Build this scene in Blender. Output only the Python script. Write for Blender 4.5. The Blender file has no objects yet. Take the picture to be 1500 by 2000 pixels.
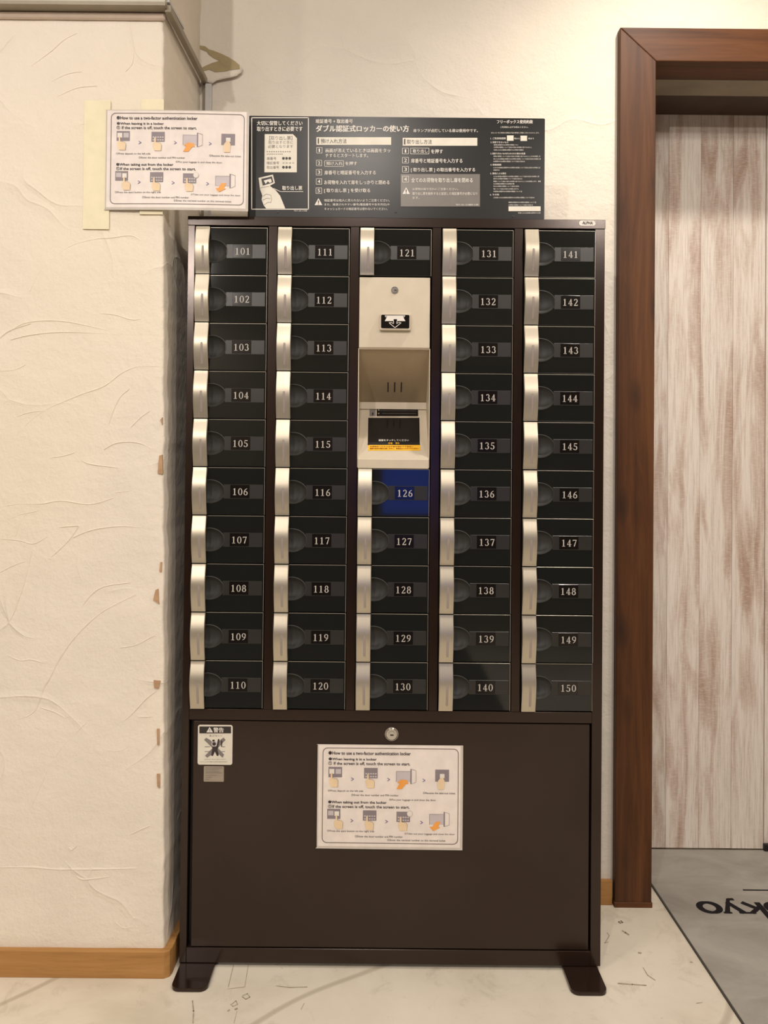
import bpy, bmesh, math, random
from mathutils import Vector, Matrix, noise
random.seed(7)
SC = bpy.context.scene
COL = SC.collection

# ------------------------------------------------------------------ camera
RHO, TH, DIST, EYE, FPX = .0095, .01118, 1.8326, 1.177, 1500.
cam = bpy.data.objects.new('camera', bpy.data.cameras.new('camera'))
COL.objects.link(cam)
X = Vector((1, 0, 0)); U = Vector((0, -math.sin(TH), math.cos(TH))); F = Vector((0, math.cos(TH), math.sin(TH)))
r_ = X*math.cos(RHO) + U*math.sin(RHO); u_ = U*math.cos(RHO) - X*math.sin(RHO)
cam.matrix_world = Matrix(((r_.x, u_.x, -F.x, 0), (r_.y, u_.y, -F.y, -DIST), (r_.z, u_.z, -F.z, EYE), (0, 0, 0, 1)))
cam.data.sensor_fit = 'AUTO'; cam.data.sensor_width = 36
cam.data.lens = 36*FPX/2000
cam.data.shift_x = (750-740.9)/2000; cam.data.shift_y = -(1000-904.9)/2000
cam.data.clip_start = .05
SC.camera = cam

# ------------------------------------------------------------------ world, lights, exposure
w = bpy.data.worlds.new('world'); SC.world = w; w.use_nodes = True
w.node_tree.nodes['Background'].inputs[0].default_value = (1, .86, .68, 1)
w.node_tree.nodes['Background'].inputs[1].default_value = .03
SC.view_settings.view_transform = 'Standard'; SC.view_settings.look = 'None'
SC.view_settings.exposure = -.18; SC.view_settings.gamma = 1
SC.view_settings.use_curve_mapping = False
WARM = (1, .91, .825)
CEIL = 2.95
def spot(name, loc, to, energy, size, blend, radius, col=WARM):
    l = bpy.data.lights.new(name, 'SPOT'); l.energy = energy; l.color = col
    l.spot_size = math.radians(size); l.spot_blend = blend; l.shadow_soft_size = radius
    o = bpy.data.objects.new(name, l); COL.objects.link(o); o.location = loc
    o.rotation_euler = (Vector(to)-Vector(loc)).to_track_quat('-Z', 'Y').to_euler()
    return o
def area(name, loc, to, energy, sx, sy, col=WARM):
    l = bpy.data.lights.new(name, 'AREA'); l.energy = energy; l.color = col
    l.shape = 'RECTANGLE'; l.size = sx; l.size_y = sy
    o = bpy.data.objects.new(name, l); COL.objects.link(o); o.location = loc
    o.rotation_euler = (Vector(to)-Vector(loc)).to_track_quat('-Z', 'Y').to_euler()
    return o
ZL = CEIL-.03
spot('downlight_right', (.85, -.32, ZL), (.75, .1, 0), 72, 130, 1., .045)
spot('downlight_left', (-1.05, -1.05, ZL), (-.75, -.5, 0), 32, 140, 1., .07)
spot('fill_spot_mid', (-.1, -2.2, ZL), (0, -.6, .3), 135, 140, 1., .08)  # added fill spot over the middle, not a known fixture
spot('fill_spot_left_mid', (-2.4, -2.4, ZL), (-1.3, -.6, .4), 98, 140, 1., .08)  # added fill to brighten the left wall; no known lamp here
spot('fill_spot_right_mid', (2.3, -2.0, ZL), (1.5, -1., 0), 75, 140, 1., .08)  # unseen fill spot added for the right side
spot('downlight_left_far', (-1.66, -4.6, ZL), (-.4, 0, .7), 260, 120, .8, .06)
spot('fill_spot_right_far', (1.35, -2.9, ZL), (.4, -.4, .3), 110, 130, .8, .08)  # fill added from the far right, without a known fixture
spot('fill_spot_rear', (-2.05, -5.5, ZL), (-1.9, -6.1, .9), 75, 140, 1., .08)  # unseen lamp added to light the wall behind the camera

# ------------------------------------------------------------------ measuring helpers
def W(px, py, Y=0.):
    """point of the plane y=Y whose measured place is px,py (design measurement)"""
    x = px+(py-1000)*RHO; y = py-(px-750)*RHO
    a = (x-740)/FPX; b = -(y-905)/FPX
    ry = math.cos(TH)-b*math.sin(TH); rz = math.sin(TH)+b*math.cos(TH)
    t = (Y+DIST)/ry
    return Vector((a*t, Y, EYE+rz*t))

# ------------------------------------------------------------------ materials
def srgb(c):
    return tuple(((v/255)/12.92 if v/255 <= .04045 else ((v/255+.055)/1.055)**2.4) for v in c)+(1,)
class N:
    def __init__(s, name):
        s.m = bpy.data.materials.new(name); s.m.use_nodes = True
        s.t = s.m.node_tree; s.b = s.t.nodes['Principled BSDF']
    def n(s, typ, **kw):
        o = s.t.nodes.new(typ)
        for k, v in kw.items():
            if k in o.inputs: o.inputs[k].default_value = v
            else: setattr(o, k, v)
        return o
    def l(s, a, b): s.t.links.new(a, b)
    def coord(s, scale=(1, 1, 1), rot=(0, 0, 0), rnd=False):
        tc = s.n('ShaderNodeTexCoord'); mp = s.n('ShaderNodeMapping')
        mp.inputs['Scale'].default_value = scale; mp.inputs['Rotation'].default_value = rot
        s.l(tc.outputs['Object'], mp.inputs['Vector'])
        if rnd:
            oi = s.n('ShaderNodeObjectInfo'); mu = s.n('ShaderNodeMath', operation='MULTIPLY'); mu.inputs[1].default_value = 37.
            s.l(oi.outputs['Random'], mu.inputs[0]); s.l(mu.outputs[0], mp.inputs['Location'])
        return mp.outputs['Vector']
    def noise(s, vec, scale, detail=4, rough=.55, dist=0):
        o = s.n('ShaderNodeTexNoise'); o.inputs['Scale'].default_value = scale
        o.inputs['Detail'].default_value = detail; o.inputs['Roughness'].default_value = rough
        o.inputs['Distortion'].default_value = dist; s.l(vec, o.inputs['Vector']); return o.outputs['Fac']
    def ramp(s, fac, stops):
        o = s.n('ShaderNodeValToRGB'); e = o.color_ramp.elements
        while len(e) > len(stops): e.remove(e[-1])
        while len(e) < len(stops): e.new(.5)
        for el, (p, c) in zip(e, stops):
            el.position = p; el.color = c if len(c) == 4 else tuple(c)+(1,)
        s.l(fac, o.inputs[0]); return o.outputs[0]
    def mix(s, fac, a, b, typ='MIX'):
        o = s.n('ShaderNodeMix', data_type='RGBA', blend_type=typ)
        if isinstance(fac, float): o.inputs[0].default_value = fac
        else: s.l(fac, o.inputs[0])
        for i, v in ((6, a), (7, b)):
            if isinstance(v, tuple): o.inputs[i].default_value = v
            else: s.l(v, o.inputs[i])
        return o.outputs[2]
    def bump(s, h, strength, dist=.01, prev=None):
        o = s.n('ShaderNodeBump'); o.inputs['Strength'].default_value = strength; o.inputs['Distance'].default_value = dist
        s.l(h, o.inputs['Height'])
        if prev is not None: s.l(prev, o.inputs['Normal'])
        return o.outputs[0]
    def done(s, base, rough=.5, metal=0., normal=None, spec=.5, coat=0.):
        if isinstance(base, tuple): s.b.inputs['Base Color'].default_value = base
        else: s.l(base, s.b.inputs['Base Color'])
        if isinstance(rough, (int, float)): s.b.inputs['Roughness'].default_value = rough
        else: s.l(rough, s.b.inputs['Roughness'])
        s.b.inputs['Metallic'].default_value = metal
        s.b.inputs['Specular IOR Level'].default_value = spec
        s.b.inputs['Coat Weight'].default_value = coat
        if normal is not None: s.l(normal, s.b.inputs['Normal'])
        return s.m
def flat(name, rgb, rough=.5, metal=0., spec=.5, var=.06, scale=30, coat=0.):
    """one colour with a faint procedural unevenness"""
    m = N(name); c = srgb(rgb); v = m.coord()
    f = m.noise(v, scale, 3)
    lo = tuple(max(0, k*(1-var)) for k in c[:3])+(1,); hi = tuple(min(1, k*(1+var)) for k in c[:3])+(1,)
    return m.done(m.ramp(f, [(.3, lo), (.7, hi)]), rough, metal, None, spec, coat)

def plaster(name, base, seed=0, strokes=1.):
    m = N(name); v = m.coord(); v2 = m.coord((1, 1, 1), (.3, .9+seed, .2))
    f = m.noise(v, 2.2, 5, .6); c = srgb(base)
    a = tuple(k*.93 for k in c[:3])+(1,); b = tuple(min(1, k*1.03) for k in c[:3])+(1,)
    y = (c[0]*1.0, c[1]*.985, c[2]*.93, 1)
    col = m.mix(m.ramp(m.noise(v, 1.1, 2), [(.45, (0, 0, 0)), (.65, (1, 1, 1))]), m.ramp(f, [(.3, a), (.65, b)]), y)
    # smears left by the trowel: thin warped ridges
    wv = m.n('ShaderNodeTexNoise'); wv.inputs['Scale'].default_value = 3.; wv.inputs['Detail'].default_value = 1.5
    m.l(v2, wv.inputs['Vector'])
    mx = m.n('ShaderNodeVectorMath', operation='MULTIPLY_ADD'); mx.inputs[1].default_value = (.55, .55, .55)
    m.l(wv.outputs['Color'], mx.inputs[0]); m.l(v2, mx.inputs[2])
    vo = m.n('ShaderNodeTexVoronoi', feature='DISTANCE_TO_EDGE'); vo.inputs['Scale'].default_value = 3.2
    m.l(mx.outputs[0], vo.inputs['Vector'])
    ridge = m.ramp(vo.outputs['Distance'], [(0, (1, 1, 1)), (.012, (.5, .5, .5)), (.05, (0, 0, 0))])
    msk = m.ramp(m.noise(v, 4, 2), [(.48, (0, 0, 0)), (.6, (1, 1, 1))])
    rm = m.mix(1., ridge, msk, 'MULTIPLY')
    nb = m.bump(rm, .6*strokes, .004)
    nb = m.bump(m.noise(v, 9, 6, .68), .55, .012, nb)
    nb = m.bump(m.noise(v, 130, 3, .6), .28, .002, nb)
    return m.done(col, .75, 0, nb, .3)
M = {}
M['plaster'] = plaster('plaster_white', (238, 229, 214))
M['plaster_back'] = plaster('plaster_cream', (236, 228, 214), 1., .6)
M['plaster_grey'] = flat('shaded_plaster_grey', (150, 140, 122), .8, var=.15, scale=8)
M['plaster_room'] = flat('room_wall_paint', (215, 200, 178), .8)
M['ceiling'] = flat('ceiling_paint', (200, 192, 178), .9)
M['rail_shade'] = flat('rail_shade_plaster', (198, 180, 162), .8)  # plaster colour darkened to stand for the shade under the rail
M['dark_floor'] = flat('dark_brown_flooring', (46, 40, 36), .6)
M['residue'] = flat('bare_wall_olive', (172, 156, 118), .8)
M['chip'] = flat('bare_brown_board', (184, 150, 116), .9, var=.2)

def floor_mat():
    m = N('worn_cream_floor'); v = m.coord()
    n1 = m.noise(v, 2.6, 6, .6, .4)
    col = m.ramp(n1, [(.3, srgb((206, 196, 176))), (.5, srgb((226, 217, 199))), (.7, srgb((234, 226, 209)))])
    n2 = m.noise(v, 11, 6, .75, .8)
    col = m.mix(m.ramp(n2, [(.56, (0, 0, 0)), (.78, (.55, .55, .55))]), col, srgb((168, 156, 134)))
    vs = m.n('ShaderNodeTexVoronoi', feature='F1'); vs.inputs['Scale'].default_value = 13
    m.l(v, vs.inputs['Vector'])
    sp = m.ramp(vs.outputs['Distance'], [(0, (1, 1, 1)), (.035, (.9, .9, .9)), (.06, (0, 0, 0))])
    spm = m.mix(1., sp, m.ramp(m.noise(v, 5, 2), [(.52, (0, 0, 0)), (.6, (1, 1, 1))]), 'MULTIPLY')
    col = m.mix(spm, col, srgb((128, 114, 94)))
    # long fine scratches
    v3 = m.coord((1, 1, 1), (0, 0, .5))
    ws = m.n('ShaderNodeTexWave'); ws.inputs['Scale'].default_value = .55; ws.inputs['Distortion'].default_value = 9; ws.inputs['Detail'].default_value = 3
    ws.inputs['Detail Scale'].default_value = .6
    m.l(v3, ws.inputs['Vector'])
    sc = m.ramp(ws.outputs['Fac'], [(.0, (1, 1, 1)), (.0015, (0, 0, 0))])
    col = m.mix(m.mix(.5, (0, 0, 0, 1), sc), col, srgb((160, 146, 122)))
    nb = m.bump(m.noise(v, 14, 5, .6), .12, .004)
    return m.done(col, .62, 0, nb, .35)
M['floor'] = floor_mat()

def wood(name, dark, mid, light, axis, rough=.5, knots=True):
    m = N(name)
    sc = {'z': (14, 14, .9), 'x': (.9, 14, 14)}[axis]
    v = m.coord(sc, rnd=True); vv = m.coord((1, 1, 1), rnd=True)
    f = m.noise(v, 1.6, 6, .62, .8)
    col = m.ramp(f, [(.28, srgb(dark)), (.5, srgb(mid)), (.75, srgb(light))])
    f2 = m.noise(v, 9, 4, .7)
    col = m.mix(m.ramp(f2, [(.5, (0, 0, 0)), (.8, (.45, .45, .45))]), col, srgb(dark))
    if knots:
        k = m.coord({'z': (9, 9, 3.3), 'x': (3.3, 9, 9)}[axis], rnd=True)
        vo = m.n('ShaderNodeTexVoronoi', feature='F1'); vo.inputs['Scale'].default_value = 1.; vo.inputs['Randomness'].default_value = .9
        m.l(k, vo.inputs['Vector'])
        col = m.mix(m.ramp(vo.outputs['Distance'], [(.03, (.8, .8, .8)), (.13, (.35, .35, .35)), (.2, (0, 0, 0))]), col, srgb((48, 32, 22)))
    nb = m.bump(f2, .12, .002)
    return m.done(col, rough, 0, nb, .28)
M['wood_v'] = wood('brown_stained_wood_upright', (58, 33, 17), (86, 52, 27), (110, 70, 38), 'z', .5)
M['wood_h'] = wood('brown_stained_wood_across', (62, 36, 18), (92, 56, 29), (114, 72, 40), 'x', .5, False)
M['wood_dark'] = flat('dark_brown_lining', (66, 48, 36), .6, var=.2, scale=20)
M['base_wood'] = wood('ochre_baseboard_wood', (146, 102, 54), (176, 130, 76), (196, 150, 94), 'x', .5, False)

def whitewash():
    m = N('whitewashed_plank_print'); v = m.coord((9, 9, 1.1), rnd=True)
    f = m.noise(v, 2.0, 5, .6, .5)
    v2 = m.coord((11, 11, .45), rnd=True)
    g = m.noise(v2, 16, 4, .75)
    col = m.ramp(f, [(.32, srgb((180, 152, 134))), (.43, srgb((212, 194, 180))), (.51, srgb((234, 224, 212))), (.75, srgb((242, 235, 226)))])
    col = m.mix(m.ramp(g, [(.45, (0, 0, 0)), (.75, (.7, .7, .7))]), col, srgb((178, 154, 140)))
    h = m.coord((60, 60, 420), rnd=True); hh = m.noise(h, 1, 3, .6)
    col = m.mix(m.ramp(hh, [(.48, (0, 0, 0)), (.7, (.45, .45, .45))]), col, srgb((236, 228, 216)))
    nb = m.bump(g, .06, .001)
    return m.done(col, .6, 0, nb, .35)
M['plank'] = whitewash()

def mat_grey():
    m = N('grey_mottled_floor_mat'); v = m.coord((1, 1.6, 1), (0, 0, .5))
    f = m.noise(v, 4.5, 5, .6, .6)
    col = m.ramp(f, [(.3, srgb((150, 145, 136))), (.55, srgb((170, 165, 156))), (.75, srgb((184, 180, 170)))])
    nb = m.bump(m.noise(v, 420, 2, .7), .35, .002)
    return m.done(col, .95, 0, nb, .1)
M['mat'] = mat_grey()
M['mat_edge'] = flat('mat_rubber_edge', (70, 66, 60), .8)
M['mat_black'] = flat('mat_black_print', (34, 30, 32), .9, spec=.15)

def locker_brown():
    m = N('brown_powder_coated_steel'); v = m.coord()
    col = m.ramp(m.noise(v, 3, 3), [(.3, srgb((46, 33, 26))), (.7, srgb((51, 37, 29)))])
    nb = m.bump(m.noise(v, 700, 2, .6), .08, .0006)
    return m.done(col, .2, .35, nb, .5)
M['brown'] = locker_brown()
M['gap'] = flat('dark_shadow_gap_steel', (18, 12, 10), .6)
def gloss_black():
    m = N('black_gloss_plastic'); v = m.coord(rnd=True)
    nb = m.bump(m.noise(v, 7, 2, .5), .02, .002)
    return m.done(srgb((30, 31, 29)), .05, 0, nb, .45)
M['gloss'] = gloss_black()
M['satin'] = flat('black_satin_plastic', (44, 42, 39), .34)
M['recess'] = flat('black_moulded_cup', (52, 51, 48), .6)
M['edge'] = flat('rim_highlight_grey', (172, 165, 152), .3, .5)  # light caught by the bevelled door edges, put into the colour
M['plate'] = flat('number_window_black', (24, 20, 18), .14)
M['digit'] = flat('pale_grey_digits', (196, 190, 180), .5)
def brushed():
    m = N('brushed_champagne_metal'); v = m.coord((60, 60, 2200), rnd=False)
    v2 = m.coord((1600, 40, 12))
    g = m.noise(v2, 1, 2, .6)
    col = m.ramp(g, [(.3, srgb((188, 179, 160))), (.7, srgb((199, 190, 172)))])
    return m.done(col, .37, .72, None, .5)
M['handle'] = brushed()
M['lamp'] = flat('unlit_status_lamp', (156, 144, 138), .4)
M['beige'] = flat('beige_painted_steel', (206, 194, 172), .42, .05, var=.03)
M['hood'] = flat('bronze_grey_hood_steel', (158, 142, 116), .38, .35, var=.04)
M['screen'] = flat('black_glass_screen', (26, 24, 22), .06, spec=.8)
M['chrome'] = flat('chrome_lock', (205, 200, 192), .2, .9)
M['keyhole'] = flat('keyhole_dark', (30, 26, 24), .5)
M['white'] = flat('white_print', (232, 226, 216), .5)
M['cream'] = flat('cream_print', (226, 220, 204), .45)
M['dark'] = flat('dark_print', (52, 46, 44), .5)
M['greyprint'] = flat('grey_print', (128, 122, 118), .5)
M['sign'] = flat('charcoal_sign_board', (26, 25, 23), .3, spec=.3)
M['film'] = flat('grey_correction_film', (112, 106, 100), .35)
M['paper'] = flat('laminated_white_paper', (236, 226, 218), .3, coat=.6)
M['laminate'] = flat('laminate_rim', (206, 198, 188), .12)
M['ink'] = flat('black_ink', (52, 44, 46), .5)
M['line'] = flat('grey_brown_ink', (128, 116, 108), .5)
M['pgrey'] = flat('picto_grey', (138, 128, 132), .5)
M['plight'] = flat('picto_light_grey', (200, 190, 192), .5)
M['skin'] = flat('picto_hand_beige', (236, 210, 172), .5)
M['orange'] = flat('picto_orange', (244, 166, 76), .5)
M['purple'] = flat('picto_violet', (120, 108, 160), .5)
M['tape'] = flat('pale_yellow_tape', (238, 228, 194), .55, var=.04)
M['amber'] = flat('amber_sticker', (246, 186, 46), .45)
M['amber_ink'] = flat('brown_sticker_ink', (150, 84, 20), .5)
M['silver'] = flat('grey_spec_label', (164, 152, 138), .4, .3)
M['logo'] = flat('violet_grey_logo_ink', (120, 96, 120), .5)
M['duct'] = flat('grey_white_moulding', (206, 204, 202), .5)
M['rail'] = flat('grey_rail', (156, 146, 128), .5, .1)
M['railpaint'] = flat('grey_green_board', (206, 204, 186), .7)
M['black_frame'] = flat('display_black_frame', (20, 20, 22), .4)
def emit(name, col, s):
    m = N(name); m.b.inputs['Base Color'].default_value = (0, 0, 0, 1)
    m.b.inputs['Emission Color'].default_value = col; m.b.inputs['Emission Strength'].default_value = s
    return m.m
M['blue'] = emit('blue_display_light', (.0, .10, .85, 1), 2.6)

# ------------------------------------------------------------------ mesh helpers
class MB:
    def __init__(s): s.v = []; s.f = []
    def add(s, vs, fs):
        o = len(s.v); s.v += [tuple(v) for v in vs]; s.f += [tuple(i+o for i in f) for f in fs]; return s
    def box(s, x0, x1, y0, y1, z0, z1, bev=0., seg=1):
        if bev > 0:
            bm = bmesh.new(); bmesh.ops.create_cube(bm, size=1)
            for v in bm.verts:
                v.co = Vector(((x0+x1)/2+v.co.x*(x1-x0), (y0+y1)/2+v.co.y*(y1-y0), (z0+z1)/2+v.co.z*(z1-z0)))
            bmesh.ops.bevel(bm, geom=bm.edges[:]+bm.verts[:], offset=bev, segments=seg, affect='EDGES', profile=.5)
            bm.verts.index_update()
            s.add([v.co.copy() for v in bm.verts], [[v.index for v in f.verts] for f in bm.faces]); bm.free()
        else:
            s.add([(x0, y0, z0), (x1, y0, z0), (x1, y1, z0), (x0, y1, z0), (x0, y0, z1), (x1, y0, z1), (x1, y1, z1), (x0, y1, z1)],
                  [(0, 3, 2, 1), (4, 5, 6, 7), (0, 1, 5, 4), (1, 2, 6, 5), (2, 3, 7, 6), (3, 0, 4, 7)])
        return s
    def prism(s, pts, d, n0=0):
        """outline pts (3-D, planar) swept by vector d"""
        n = len(pts); d = Vector(d)
        s.add([Vector(p) for p in pts]+[Vector(p)+d for p in pts],
              [tuple(range(n))[::-1], tuple(range(n, 2*n))]+[(i, (i+1) % n, n+(i+1) % n, n+i) for i in range(n)])
        return s
    def cyl(s, c, r, y0, y1, seg=28, r2=None):
        r2 = r if r2 is None else r2
        a = [(c[0]+r*math.cos(2*math.pi*i/seg), y0, c[1]+r*math.sin(2*math.pi*i/seg)) for i in range(seg)]
        b = [(c[0]+r2*math.cos(2*math.pi*i/seg), y1, c[1]+r2*math.sin(2*math.pi*i/seg)) for i in range(seg)]
        s.add(a+b, [tuple(range(seg))[::-1], tuple(range(seg, 2*seg))]+[(i, (i+1) % seg, seg+(i+1) % seg, seg+i) for i in range(seg)])
        return s
    def mesh(s, name, mat, smooth=False):
        me = bpy.data.meshes.new(name); me.from_pydata(s.v, [], s.f)
        bm = bmesh.new(); bm.from_mesh(me); bmesh.ops.recalc_face_normals(bm, faces=bm.faces[:]); bm.to_mesh(me); bm.free()
        me.materials.append(M[mat])
        if smooth:
            for p in me.polygons: p.use_smooth = True
            me.set_sharp_from_angle(angle=math.radians(35))
        return me
    def build(s, name, mat, parent=None, smooth=False, loc=None):
        return link(name, s.mesh(name, mat, smooth), parent, loc)
def link(name, me, parent=None, loc=None):
    o = bpy.data.objects.new(name, me); COL.objects.link(o)
    if parent is not None: o.parent = parent
    if loc is not None: o.location = loc
    return o
def tag(o, label=None, cat=None, group=None, kind=None):
    if label: o['label'] = label
    if cat: o['category'] = cat
    if group: o['group'] = group
    if kind: o['kind'] = kind
    return o
def thing(name, label, cat, loc=(0, 0, 0), group=None):
    o = bpy.data.objects.new(name, None); COL.objects.link(o); o.location = loc; o.empty_display_size = .05
    return tag(o, label, cat, group)
def struct(o): o['kind'] = 'structure'; return o
def rrect(x0, z0, x1, z1, r, n=5):
    out = []
    for cx, cz, a0 in ((x1-r, z1-r, 0), (x0+r, z1-r, 90), (x0+r, z0+r, 180), (x1-r, z0+r, 270)):
        for i in range(n+1):
            a = math.radians(a0+90*i/n); out.append((cx+r*math.cos(a), cz+r*math.sin(a)))
    return out

_tc = {}
def text_geo(s, bold=0., res=2):
    """verts, faces of a line of lettering from the built-in font, bbox normalised to 0..1;
    weight is added by overlaying copies shifted by a fraction of the letter size"""
    key = (s, bold)
    if key in _tc: return _tc[key]
    cu = bpy.data.curves.new('t', 'FONT'); cu.body = s; cu.size = 1; cu.resolution_u = res; cu.fill_mode = 'FRONT'
    o = bpy.data.objects.new('t', cu); COL.objects.link(o)
    dg = bpy.context.evaluated_depsgraph_get(); me = bpy.data.meshes.new_from_object(o.evaluated_get(dg))
    vs = [v.co.copy() for v in me.vertices]; fs = [tuple(p.vertices) for p in me.polygons]
    bpy.data.objects.remove(o); bpy.data.curves.remove(cu); bpy.data.meshes.remove(me)
    if bold > 0:
        n = len(vs); V = []; FS = []
        for k, (dx, dy) in enumerate(((-1, -.6), (1, -.6), (-1, .6), (1, .6), (0, 0))):
            V += [Vector((v.x+dx*bold, v.y+dy*bold, k)) for v in vs]; FS += [tuple(i+k*n for i in f) for f in fs]
        vs, fs = V, FS
    x0 = min(v.x for v in vs); x1 = max(v.x for v in vs); y0 = min(v.y for v in vs); y1 = max(v.y for v in vs)
    vs = [((v.x-x0)/(x1-x0), (v.y-y0)/(y1-y0), v.z) for v in vs]
    _tc[key] = (vs, fs); return _tc[key]
class Draw:
    """flat print laid on a surface: mp(x, y, lift) turns drawing coordinates into a world point"""
    def __init__(s, mp): s.mp = mp; s.L = {}
    def lay(s, k): return s.L.setdefault(k, MB())
    def poly(s, k, pts, lift=1):
        s.lay(k).add([s.mp(x, y, lift) for x, y in pts], [tuple(range(len(pts)))])
    def rect(s, k, x0, y0, x1, y1, lift=1): s.poly(k, [(x0, y0), (x1, y0), (x1, y1), (x0, y1)], lift)
    def line(s, k, pts, wd, lift=1, closed=False):
        n = len(pts)
        for i in range(n if closed else n-1):
            a = Vector(pts[i]); b = Vector(pts[(i+1) % n]); d = (b-a)
            if d.length < 1e-9: continue
            d.normalize(); q = Vector((-d.y, d.x))*wd/2; e = d*wd*.3
            s.poly(k, [a-e+q, b+e+q, b+e-q, a-e-q], lift)
    def ell(s, k, cx, cy, rx, ry, lift=1, n=16):
        s.poly(k, [(cx+rx*math.cos(2*math.pi*i/n), cy+ry*math.sin(2*math.pi*i/n)) for i in range(n)], lift)
    def text(s, k, t, x0, y0, x1, y1, bold=0., lift=1):
        vs, fs = text_geo(t, bold)
        s.lay(k).add([s.mp(x0+u*(x1-x0), y1-v*(y1-y0), lift+.12*w_) for u, v, w_ in vs], fs)
    def build(s, parent, names):
        for nm, k, mb, st in s.items(names):
            o = mb.build(nm, k, parent)
            if st: o['kind'] = 'stuff'
    def items(s, names):
        """(name, material, mesh builder, is it joined small print?)"""
        for k, mb in s.L.items():
            q = k.split('#')
            yield (q[1] if len(q) > 1 else names[k]), q[0], mb, len(q) == 1

# ------------------------------------------------------------------ the setting
WY = .29                                     # back wall plane
struct(MB().box(-3.4, 3.4, -6.3, .9, -.12, 0).build('floor', 'floor'))
struct(MB().box(-3.4, 3.4, -6.3, .9, CEIL, CEIL+.1).build('ceiling', 'ceiling'))
struct(MB().box(-3.4, -3.3, -6.3, .9, 0, CEIL).build('wall_left', 'plaster_room'))
struct(MB().box(3.3, 3.4, -6.3, .9, 0, CEIL).build('wall_right', 'plaster_room'))
CX0 = W(1205, 1000, WY-.02).x; CX1 = W(1277, 900, WY-.02).x; CZ1 = W(1211, 54, WY-.02).z; CZ0 = W(1400, 121, WY-.02).z
wb = MB().box(-1.0, CX1-.02, WY, .62, 0, CEIL); wb.box(CX1-.02, 3.3, WY, .50, CZ0+.02, CEIL)
struct(wb.build('wall_back', 'plaster_back'))
MB().box(-3.3, .62, -6.2, -1.95, 0, .004).build('dark_flooring', 'dark_floor', bpy.data.objects['floor'])
# the wall behind the camera, seen only mirrored in the doors
wf = MB().box(-3.3, .15, -6.25, -6.15, 1.25, CEIL).box(.15, 3.3, -6.25, -6.15, 2.3, CEIL)
wf_o = struct(wf.build('wall_front', 'plaster_room'))
MB().box(-3.3, .15, -6.25, -6.12, 0, 1.25).box(.15, 3.3, -6.3, -6.2, 0, 2.3).build('dark_panelling', 'wood_dark', wf_o)

# pillar on the left: hand-trowelled plaster with a rough corner
def cornerx(z): return -.5195+.0285*(2.2-z)/2.2
def pillar():
    mb = MB(); zs = [i*.012 for i in range(int(CEIL/.012)+2)]
    prof = []
    xs = [-1.35, -1.2, -1.05]+[-.95+.03*i for i in range(11)]+[-.63+.008*i for i in range(14)]
    rows = []
    for z in zs:
        row = []; cx = cornerx(min(z, 2.25))
        j = noise.noise(Vector((3.1, 0, z*38)))*.0022+noise.noise(Vector((9, 0, z*9)))*.003
        for x in xs:
            if x > cx-.012: continue
            t = max(0, 1-(cx-x)/.10)
            d = noise.fractal(Vector((x*5, 0, z*5)), 1., 2., 3)*.0022
            d += noise.fractal(Vector((x*45, 2, z*60)), 1., 2., 3)*.0022*t*t
            row.append((x, -.03-d*.8, z))
        while len(row) < 26: row.append((cx-.012, -.03, z))
        row = row[:26]
        cx += j
        row += [(cx-.008, -.0302, z), (cx-.003, -.029, z), (cx-.0005, -.0262, z), (cx, -.021, z), (cx+.0012, 0, z), (cx+.004, .08, z), (cx+.012, WY+.02, z)]
        rows.append(row)
    n = len(rows[0])
    vs = [p for r in rows for p in r]
    fs = [(i*n+k, i*n+k+1, (i+1)*n+k+1, (i+1)*n+k) for i in range(len(rows)-1) for k in range(n-1)]
    mb.add(vs, fs)
    o = mb.build('wall_pillar', 'plaster', smooth=False)
    for p in o.data.polygons: p.use_smooth = True
    return struct(o)
pil = pillar()

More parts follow.
